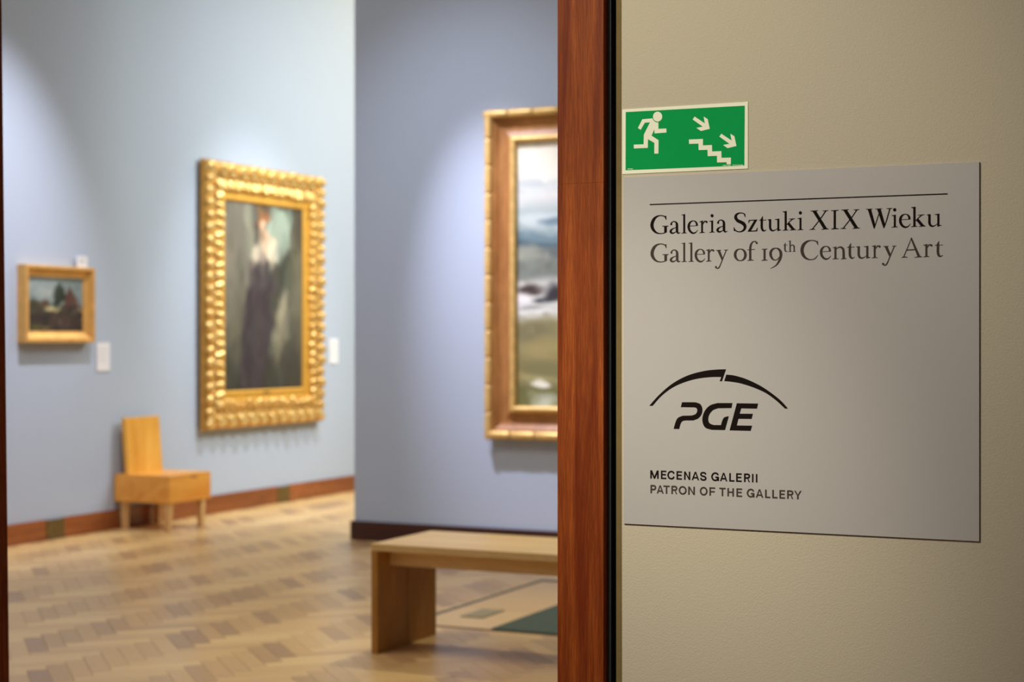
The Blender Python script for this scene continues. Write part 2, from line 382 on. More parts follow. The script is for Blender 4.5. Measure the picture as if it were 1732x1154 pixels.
# ------------------------------------------------------------------ canvases (flat paint: colours only)
def vnoise(h, w, cy, cx, seed):
    r = np.random.RandomState(seed); g_ = r.rand(cy + 2, cx + 2)
    yy, xx = np.mgrid[0:h, 0:w]; fy = yy / h * cy; fx = xx / w * cx; iy = fy.astype(int); ix = fx.astype(int)
    ty = fy - iy; tx = fx - ix; ty = ty * ty * (3 - 2 * ty); tx = tx * tx * (3 - 2 * tx)
    return (g_[iy, ix] * (1 - ty) * (1 - tx) + g_[iy + 1, ix] * ty * (1 - tx) + g_[iy, ix + 1] * (1 - ty) * tx + g_[iy + 1, ix + 1] * ty * tx)
class Paint:
    def __init__(s, h, w, base):
        s.h, s.w = h, w; s.a = np.ones((h, w, 3)) * np.array(base, float)
        s.v, s.u = np.mgrid[0:h, 0:w]; s.v = (s.v + .5) / h; s.u = (s.u + .5) / w
        s.du = vnoise(h, w, 14, 10, 3) - .5; s.dv = vnoise(h, w, 14, 10, 4) - .5
    def put(s, mask, col, k=1.0):
        m = np.clip(mask, 0, 1)[..., None] * k; s.a = s.a * (1 - m) + np.array(col, float) * m
    def blob(s, u, v, ru, rv, col, soft=0.35, k=1.0, wob=0.06, rot=0.0):
        U = s.u + s.du * wob - u; Vv = s.v + s.dv * wob - v; c, n = math.cos(rot), math.sin(rot)
        a, b = U * c + Vv * n, -U * n + Vv * c
        d = np.sqrt((a / ru) ** 2 + (b / rv) ** 2); s.put((1 + soft / 2 - d) / soft, col, k)
    def band(s, v0, v1, col, soft=0.02, k=1.0, wob=0.04):
        Vv = s.v + s.dv * wob; s.put(np.minimum((Vv - v0) / soft + .5, (v1 - Vv) / soft + .5), col, k)
    def poly(s, pts, col, soft=0.02, k=1.0, wob=0.03):
        U = s.u + s.du * wob; Vv = s.v + s.dv * wob; d = np.full(U.shape, 9.0); n = len(pts)
        ar = sum(pts[i][0] * pts[(i + 1) % n][1] - pts[(i + 1) % n][0] * pts[i][1] for i in range(n)); sg = 1 if ar > 0 else -1
        for i in range(n):
            (x0, y0), (x1, y1) = pts[i], pts[(i + 1) % n]; L = math.hypot(x1 - x0, y1 - y0)
            d = np.minimum(d, sg * ((x1 - x0) * (Vv - y0) - (y1 - y0) * (U - x0)) / L)
        s.put(d / soft + .5, col, k)
    def strokes(s, n, amp, seed=1, ru=(.01, .04), rv=(.01, .03), region=(0, 1, 0, 1)):
        r = np.random.RandomState(seed)
        for _ in range(n):
            u = r.uniform(region[0], region[1]); v = r.uniform(region[2], region[3]); c = s.a[min(s.h - 1, int(v * s.h)), min(s.w - 1, int(u * s.w))]
            s.blob(u, v, r.uniform(*ru), r.uniform(*rv), np.clip(c + r.randn() * amp + r.randn(3) * amp * .25, 0, 255), .8, .6, .02, r.uniform(-.6, .6))

def canvas(name, P, w, h, parent, zc, y, x0=None, rough=0.4):
    """grid in local x (right), z (up); colours stored per point"""
    nu, nv = P.w, P.h; x0 = -w / 2 if x0 is None else x0
    us = np.linspace(0, 1, nu); vs = np.linspace(0, 1, nv)
    V = [(x0 + u * w, y, zc + h / 2 - v * h) for v in vs for u in us]
    Fc = [(j * nu + i, (j + 1) * nu + i, (j + 1) * nu + i + 1, j * nu + i + 1) for j in range(nv - 1) for i in range(nu - 1)]
    t = NT(name + '_paint'); a = t.n('ShaderNodeAttribute', attribute_name='paint')
    vv = t.coords((60, 60, 60)); nz = t.noise(vv, 3, 4)
    t.l(a.outputs['Color'], t.b.inputs['Base Color']); t.bump(nz, 0.3, 0.001); t.set(Roughness=rough)
    o = new_obj('canvas', V, Fc, t.m, parent)
    A = P.a.clip(0, 255) / 255; A = np.where(A <= 0.04045, A / 12.92, ((A + .055) / 1.055) ** 2.4)
    c = np.concatenate([A.reshape(-1, 3), np.ones((nu * nv, 1))], 1).astype(np.float32)
    ca = o.data.color_attributes.new('paint', 'FLOAT_COLOR', 'POINT'); ca.data.foreach_set('color', c.ravel())
    return o

def sweep(name, w, h, prof, mat, parent, smooth=True, yoff=0.0):
    """mitred moulding: rectangle w x h centred on local origin; prof = [(inward, out)] ; four mitred lengths in one mesh"""
    V = []; Fc = []; n = len(prof)
    for s, d in prof:
        V += [(-w / 2 + s, yoff - d, -h / 2 + s), (w / 2 - s, yoff - d, -h / 2 + s), (w / 2 - s, yoff - d, h / 2 - s), (-w / 2 + s, yoff - d, h / 2 - s)]
    for i in range(n - 1):
        for k in range(4): Fc.append((i * 4 + k, i * 4 + (k + 1) % 4, (i + 1) * 4 + (k + 1) % 4, (i + 1) * 4 + k))
    # duplicate per side to keep mitres crisp
    V2 = []; F2 = []
    for f in Fc: b = len(V2); V2 += [V[q] for q in f]; F2.append((b, b + 1, b + 2, b + 3))
    o = new_obj(name, V2, F2, mat, parent)
    import bmesh
    bm = bmesh.new(); bm.from_mesh(o.data); bmesh.ops.remove_doubles(bm, verts=bm.verts, dist=1e-6)
    bmesh.ops.recalc_face_normals(bm, faces=bm.faces)
    if smooth:
        for f in bm.faces: f.smooth = True
        sharp = set()
        for e in bm.edges:
            a, b = e.verts[0].co, e.verts[1].co
            if abs(a.x - b.x) > 1e-6 and abs(a.z - b.z) > 1e-6: e.smooth = False
            elif len(e.link_faces) == 2 and e.calc_face_angle(0) > 0.9: e.smooth = False
    bm.to_mesh(o.data); bm.free(); return o

# ---- big gilded portrait on the left wall
pw, ph = 1.915, 2.31
P1 = thing('portrait_painting', 'tall portrait of a woman in a dark gown in a wide carved gilt frame', 'painting', (XL + 0.03, 12.735, 1.873), PI / 2)
prof = [(0.0, 0.0), (0.0, 0.03), (0.012, 0.045), (0.046, 0.064), (0.088, 0.066), (0.115, 0.050), (0.138, 0.040), (0.165, 0.042), (0.212, 0.058), (0.238, 0.056), (0.248, 0.045)]
sweep('outer_moulding', pw, ph, prof, M_gold_dark, P1)
sweep('inner_fillet', pw, ph, [(0.248, 0.045), (0.252, 0.036), (0.286, 0.032), (0.292, 0.036), (0.318, 0.032), (0.328, 0.018), (0.328, 0.0)], M_fillet, P1)
box('stretcher_back', -pw / 2 + 0.04, pw / 2 - 0.04, 0.0, 0.02, -ph / 2 + 0.04, ph / 2 - 0.04, M_cove, P1)
box('nameplate', -0.055, 0.055, -0.036, -0.031, -ph / 2 + 0.290, -ph / 2 + 0.312, M_brass, P1)
P = Paint(150, 112, (72, 70, 60))
P.blob(.15, .2, .22, .5, (118, 114, 102), 1.2, .9); P.blob(.31, .12, .05, .22, (150, 148, 130), .9, .7)
P.blob(.10, .45, .06, .25, (130, 126, 108), 1.2, .6, rot=-.2); P.blob(.93, .3, .12, .3, (70, 66, 54), .8, .8)
P.blob(.70, .14, .17, .14, (156, 172, 156), .35, .95); P.blob(.66, .22, .10, .08, (148, 158, 142), .6, .8)
P.blob(.78, .42, .16, .18, (58, 58, 50), .9, .8); P.blob(.92, .45, .08, .25, (122, 118, 96), 1.1, .6)
P.blob(.76, .56, .055, .14, (160, 152, 128), .9, .85, rot=.12); P.blob(.68, .70, .05, .12, (150, 144, 120), 1.0, .8, rot=.35)
P.blob(.18, .65, .08, .28, (92, 88, 72), 1.0, .6); P.band(.82, 1.1, (50, 48, 40), .25, .7)
P.blob(.43, .10, .07, .05, (84, 62, 50), .5, .8); P.blob(.48, .06, .08, .036, (196, 116, 62), .5, .95); P.blob(.45, .085, .05, .03, (180, 112, 72), .6)
P.blob(.485, .105, .046, .028, (222, 184, 152), .4); P.blob(.51, .15, .024, .05, (200, 158, 126), .5, rot=-.15)
P.blob(.56, .19, .03, .06, (206, 164, 130), .6, .8, rot=-.25); P.blob(.50, .225, .05, .035, (206, 176, 148), .6)
P.blob(.41, .275, .08, .045, (214, 200, 178), .5); P.blob(.585, .265, .07, .05, (220, 208, 186), .5); P.blob(.62, .22, .03, .04, (212, 194, 168), .5); P.blob(.49, .30, .03, .04, (160, 140, 120), .8, .7)
P.poly([(.36, .34), (.46, .315), (.62, .31), (.66, .40), (.60, .62), (.62, 1.0), (.18, 1.0), (.24, .60), (.28, .45)], (60, 52, 56), .05)
P.blob(.42, .62, .07, .25, (72, 62, 60), 1.0, .6); P.blob(.30, .80, .04, .2, (46, 42, 42), 1, .7)
P.strokes(500, 7, 2, (.01, .035), (.02, .07))
canvas('portrait', P, 1.27, 1.66, P1, 0.0, -0.012)
# carved leaves
def leaf_mesh(name, ln, wd, ht, curl, nu=8, nv=6):
    V = []; Fc = []
    for i in range(nu + 1):
        s = i / nu; lob = 1 + 0.22 * math.sin(s * 3.2 * 2 * PI)
        wv = wd / 2 * (math.sin(PI * min(1, 0.14 + s * 0.86)) ** 0.65) * lob + 0.002
        for j in range(nv + 1):
            t = -1 + 2 * j / nv
            hgt = ht * (0.45 + 0.55 * s) * (1 - abs(t) ** 2.2) * (1 - 0.9 * max(0, s - 0.78) / 0.22 * 0.7) - ht * 0.22 * math.exp(-(t / 0.18) ** 2)
            hgt += curl * s * s + 0.004 * math.cos(t * 9)
            V.append((t * wv, -hgt, s * ln - ln * 0.0))
    for i in range(nu):
        for j in range(nv):
            a = i * (nv + 1) + j; Fc.append((a, a + 1, a + nv + 2, a + nv + 1))
    me = bpy.data.meshes.new(name); me.from_pydata(V, [], Fc); me.update()
    for p in me.polygons: p.use_smooth = True
    me.materials.append(M_gold); return me
def bead_mesh(name, r, hh):
    V = [(0, -hh, 0)]; Fc = []; n = 8
    for k, (rr, h) in enumerate(((0.55, .85), (0.95, .4), (1.0, -.1))):
        V += [(r * rr * math.cos(2 * PI * i / n), -hh * h, r * rr * math.sin(2 * PI * i / n)) for i in range(n)]
    for i in range(n): Fc.append((0, 1 + (i + 1) % n, 1 + i))
    for k in range(2):
        for i in range(n): a = 1 + k * n; Fc.append((a + i, a + (i + 1) % n, a + n + (i + 1) % n, a + n + i))
    me = bpy.data.meshes.new(name); me.from_pydata(V, [], Fc); me.update()
    for p in me.polygons: p.use_smooth = True
    me.materials.append(M_gold); return me
def side_frames(w, h):
    # (start corner, along, inward, length) for bottom, right, top, left in local x/z
    X, Z = Vector((1, 0, 0)), Vector((0, 0, 1))
    return [(Vector((-w / 2, 0, -h / 2)), X, Z, w), (Vector((w / 2, 0, -h / 2)), Z, -X, h), (Vector((w / 2, 0, h / 2)), -X, -Z, w), (Vector((-w / 2, 0, h / 2)), -Z, X, h)]
N_OUT = Vector((0, 1, 0))
def place_on_side(me, name, parent, pos, a, inward, flip=False, sx=1, sz=1, tilt=0.0):
    o = bpy.data.objects.new(name, me); COL.objects.link(o); o.parent = parent
    z = -inward if flip else inward; x = -a if flip else a
    m = Matrix(((x.x * sx, N_OUT.x, z.x * sz), (x.y * sx, N_OUT.y, z.y * sz), (x.z * sx, N_OUT.z, z.z * sz))).to_4x4()
    o.matrix_local = Matrix.Translation(pos) @ m @ Matrix.Rotation(tilt, 4, 'Z'); return o
lf1 = leaf_mesh('carved_leaf', 0.110, 0.090, 0.044, 0.006); lf2 = leaf_mesh('carved_leaf', 0.090, 0.072, 0.042, 0.018); bd = bead_mesh('carved_bead', 0.013, 0.016)
for (c0, a, inw, L) in side_frames(pw, ph):
    wide = 1.5 if abs(a.x) > .5 else 1.0
    n = round(L / (0.104 * wide))
    for i in range(n):
        t = (i + .5) * L / n
        if 0.03 < t < L - 0.03:
            place_on_side(lf1, 'carved_leaf', P1, c0 + a * t + inw * random.uniform(.110, .120) + Vector((0, -random.uniform(.046, .06), 0)), a, inw, True, wide * random.uniform(.8, 1.1), random.uniform(.85, 1.03), random.uniform(-.25, .25))
    n2 = round((L - .34) / 0.086)
    for i in range(n2):
        t = .17 + (i + .5) * (L - .34) / n2
        place_on_side(lf2, 'inner_carved_leaf', P1, c0 + a * t + inw * random.uniform(.156, .168) + Vector((0, -random.uniform(.036, .052), 0)), a, inw, False, random.uniform(.75, 1.25), random.uniform(.7, 1.15), random.uniform(-.5, .5))
    n3 = round((L - .1) / 0.075)
    for i in range(n3):
        t = .05 + (i + .5) * (L - .1) / n3
        place_on_side(bd, 'carved_bead', P1, c0 + a * t + inw * 0.128 + Vector((0, -0.044, 0)), a, inw, False, random.uniform(.8, 1.2), random.uniform(.8, 1.2))

# ---- small landscape on the left wall
P2 = thing('small_landscape_painting', 'small landscape of a cottage and trees in a plain pale gilt frame', 'painting', (XL, 9.957, 1.7565), PI / 2)
w, h = 0.778, 0.573
sweep('frame', w, h, [(0, 0), (0, 0.078), (0.004, 0.084), (0.022, 0.085), (0.026, 0.078), (0.034, 0.076), (0.04, 0.058), (0.072, 0.040), (0.08, 0.041), (0.086, 0.03), (0.086, 0.0)], M_small_frame, P2, smooth=False)
P = Paint(72, 96, (120, 134, 132))
P.blob(.2, .15, .4, .2, (150, 164, 164), 1, .8); P.blob(.35, .3, .2, .1, (168, 176, 170), 1, .7)
P.band(.55, 1.1, (70, 68, 50), .08); P.band(.66, 1.1, (58, 48, 42), .1)
P.blob(.12, .55, .18, .12, (66, 60, 46), .5); P.blob(.3, .5, .1, .07, (90, 74, 54), .6); P.blob(.45, .58, .16, .04, (196, 182, 132), .5)
P.blob(.52, .38, .08, .2, (48, 58, 48), .5); P.blob(.58, .25, .035, .16, (44, 58, 44), .5); P.blob(.62, .3, .03, .14, (52, 60, 46), .5)
P.poly([(.64, .38), (.74, .16), (.9, .42), (.9, .6), (.64, .62)], (84, 58, 48), .04); P.poly([(.60, .52), (.95, .5), (.97, .62), (.6, .66)], (62, 50, 42), .04)
P.blob(.95, .6, .06, .03, (170, 160, 110), .6, .7); P.blob(.15, .92, .1, .06, (96, 100, 50), .8, .7); P.blob(.6, .8, .2, .12, (78, 60, 50), .9, .7)
P.blob(.32, .93, .1, .03, (150, 124, 80), .8, .6); P.blob(.3, .78, .04, .1, (38, 34, 34), .6, .7)
P.strokes(260, 13, 5, (.01, .03), (.01, .05))
canvas('landscape', P, w - 0.168, h - 0.168, P2, 0.0, -0.03)

# ---- large landscape on the partition
P3 = thing('large_landscape_painting', 'large snowy landscape painting in a brown frame with rope-like gilt edge', 'painting', (-3.82, YP - 0.002, 1.956), 0)
w, h = 2.9, 2.338
sweep('cove', w, h, [(0.012, 0.0), (0.012, 0.03), (0.03, 0.075), (0.062, 0.072), (0.08, 0.048), (0.11, 0.033), (0.15, 0.036), (0.182, 0.058), (0.19, 0.06)], M_cove, P3)
sweep('inner_fillet', w, h, [(0.186, 0.05), (0.19, 0.064), (0.205, 0.074), (0.222, 0.070), (0.232, 0.056), (0.236, 0.03), (0.236, 0.0)], M_oak_gold, P3)
def rope_mesh(name, ln, r):
    V = []; Fc = []; n = 12; rings = [(-.5, .80), (-.485, .94), (-.42, 1.02), (0, 1.05), (.42, 1.02), (.485, .94), (.5, .80)]
    for s, k in rings:
        for i in range(n):
            a = 2 * PI * i / n; V.append((s * ln + 0.28 * r * math.sin(a), -r * k * math.sin(a), r * k * math.cos(a)))
    for q in range(len(rings) - 1):
        for i in range(n): Fc.append((q * n + i, q * n + (i + 1) % n, (q + 1) * n + (i + 1) % n, (q + 1) * n + i))
    Fc += [tuple(range(n - 1, -1, -1)), tuple(range((len(rings) - 1) * n, len(rings) * n))]
    me = bpy.data.meshes.new(name); me.from_pydata(V, [], Fc); me.update()
    for p in me.polygons[:-2]: p.use_smooth = True
    me.materials.append(M_oak_gold); return me
for (c0, a, inw, L) in side_frames(w, h):
    n = round((L - .02) / 0.198); seg = L / n; me = rope_mesh('rope_segment', seg - 0.003, 0.029)
    for i in range(n):
        t = (i + .5) * seg; place_on_side(me, 'rope_segment', P3, c0 + a * t + inw * 0.029 + Vector((0, -0.075, 0)), a, inw)
P = Paint(150, 180, (236, 232, 212)); ks = .236
# coordinates: visible part is the left fifth of the picture
P.band(.13, .26, (196, 204, 200), .08, .8); P.blob(.06, .14, .08, .02, (170, 182, 184), .8, .6); P.blob(.16, .22, .1, .03, (214, 212, 204), .9, .7)
P.band(.24, .40, (148, 166, 166), .06, .8); P.blob(.05, .30, .08, .025, (196, 206, 202), .9, .8); P.blob(.12, .31, .05, .012, (92, 118, 130), .8, .8)
P.band(.345, .40, (100, 124, 130), .03, .9); P.band(.385, .405, (60, 84, 98), .015, .9); P.band(.40, .54, (116, 122, 112), .03)
P.blob(.05, .43, .05, .02, (156, 160, 140), .9, .7); P.blob(.14, .42, .06, .02, (88, 96, 96), .9, .7); P.band(.53, .69, (200, 202, 194), .04, .9)
P.blob(.045, .56, .03, .018, (70, 58, 54), .6); P.blob(.12, .575, .035, .03, (56, 54, 58), .6); P.blob(.09, .60, .03, .015, (60, 62, 66), .6); P.blob(.065, .64, .03, .01, (96, 104, 100), .8, .7)
P.blob(.03, .60, .025, .03, (236, 236, 230), .7, .9); P.blob(.07, .66, .06, .018, (228, 230, 224), .7, .9)
P.band(.675, 1.1, (142, 134, 92), .04); P.blob(.05, .72, .08, .03, (120, 116, 84), .9, .7); P.blob(.1, .78, .08, .03, (168, 154, 100), .9, .8); P.blob(.1, .86, .1, .03, (126, 122, 78), .9, .7)
P.blob(.07, .90, .08, .012, (172, 166, 112), .9, .7); P.band(.93, 1.1, (104, 108, 62), .03, .7)
P.blob(.082, .925, .022, .013, (238, 234, 214), .5); P.blob(.1, .975, .05, .02, (196, 202, 180), .7)
P.blob(.5, .6, .1, .1, (90, 70, 60), .8, .7); P.blob(.7, .62, .12, .06, (70, 60, 60), .8, .7)
P.strokes(700, 10, 8, (.006, .02), (.005, .02))
canvas('large_landscape', P, w - 2 * ks + .004, h - 2 * ks + .004, P3, 0.0, -0.03)

# ---- caption cards
def card(name, label, x, y, z0, z1, wdt, tilt=0.0):
    o = thing(name, label, 'label', (x, y, z0), PI / 2, None)
    box('card', -wdt / 2, wdt / 2, -0.004, 0, 0, z1 - z0, M_white, o, 0.001)
    boxes('printed_lines', [(-wdt * .36, wdt * (.36 - .2 * (k % 3 == 2)), -0.0044, -0.0041, (z1 - z0) * (.82 - .075 * k), (z1 - z0) * (.82 - .075 * k) + 0.003) for k in range(8)], plain('pale_print', srgb(190, 188, 190), .6), o)
    return o
card('caption_card', 'white caption card on the wall at the lower right of the small landscape', XL + 0.004, 10.535, 1.247, 1.468, 0.155)
card('caption_card', 'white caption card on the wall to the right of the portrait in carved gilt frame', XL + 0.004, 13.99, 1.262, 1.5, 0.16)
card('number_card', 'small white card standing above the top right corner of the small landscape', XL + 0.03, 10.25, 2.042, 2.13, 0.118)

# ------------------------------------------------------------------ sign board and its print
YS = YW - 0.0042                    # front face of the board
def ray(px, py):
    r = RGT * ((px - 866) / FPX) + FWD + Vector((0, 0, -(py - HORIZON) / FPX)); return r
def onsign(px, py, y=YS):
    r = ray(px, py); k = y / r.y; return (r.x * k, EYE + r.z * k)
SB = thing('sign_board', 'square grey sign reading Gallery of 19th Century Art, on the beige wall', 'sign', (-0.998, YW, 1.079))
SBX, SBZ = -0.998, 1.079
box('board_panel', -0.3965, 0.394, -0.0042, -0.0005, 0, 0.788, M_board, SB, 0.0003)
box('board_edge', -0.3942, 0.3948, -0.0036, -0.0002, -0.0006, 0.7875, M_board_edge, SB)

def catmull(pts, n=7, closed=False):
    P_ = [np.array(p, float) for p in pts]
    if closed: Q = [P_[-1]] + P_ + [P_[0], P_[1]]
    else: Q = [2 * P_[0] - P_[1]] + P_ + [2 * P_[-1] - P_[-2]]
    out = []
    for i in range(1, len(Q) - 2):
        a, b, c, d = Q[i - 1:i + 3]
        for k in range(n):
            t = k / n; out.append(.5 * ((2 * b) + (c - a) * t + (2 * a - 5 * b + 4 * c - d) * t * t + (3 * b - a - 3 * c + d) * t ** 3))
    if not closed: out.append(Q[-2])
    return out
def stroke(pts, closed=False):
    c = catmull(pts, 7, closed); V = []; m = len(c)
    for i, p in enumerate(c):
        a = c[(i - 1) % m] if closed or i > 0 else c[0]; b = c[(i + 1) % m] if closed or i < m - 1 else c[-1]
        d = (b - a)[:2]; d = d / (np.hypot(*d) + 1e-9); nn = np.array([-d[1], d[0]]); w_ = max(p[2], 1) / 2
        V += [p[:2] + nn * w_, p[:2] - nn * w_]
    Fc = [(2 * i, 2 * i + 1, (2 * i + 3) % (2 * m), (2 * i + 2) % (2 * m)) for i in range(m if closed else m - 1)]
    return V, Fc
def fill(pts):
    V = [np.array(p[:2], float) for p in pts]; T = tessellate_polygon([[Vector((p[0], p[1], 0)) for p in V]])
    return V, [tuple(t) for t in T]
def disc(x, y, rx, ry=None, n=20):
    ry = ry or rx; return fill([(x + rx * math.cos(2 * PI * i / n), y + ry * math.sin(2 * PI * i / n)) for i in range(n)])
CR = {'A': (1090, 340, 8.88), 'B': (1230, 330, 8.879), 'C': (1345, 330, 8.877), 'D': (1460, 330, 8.88)}
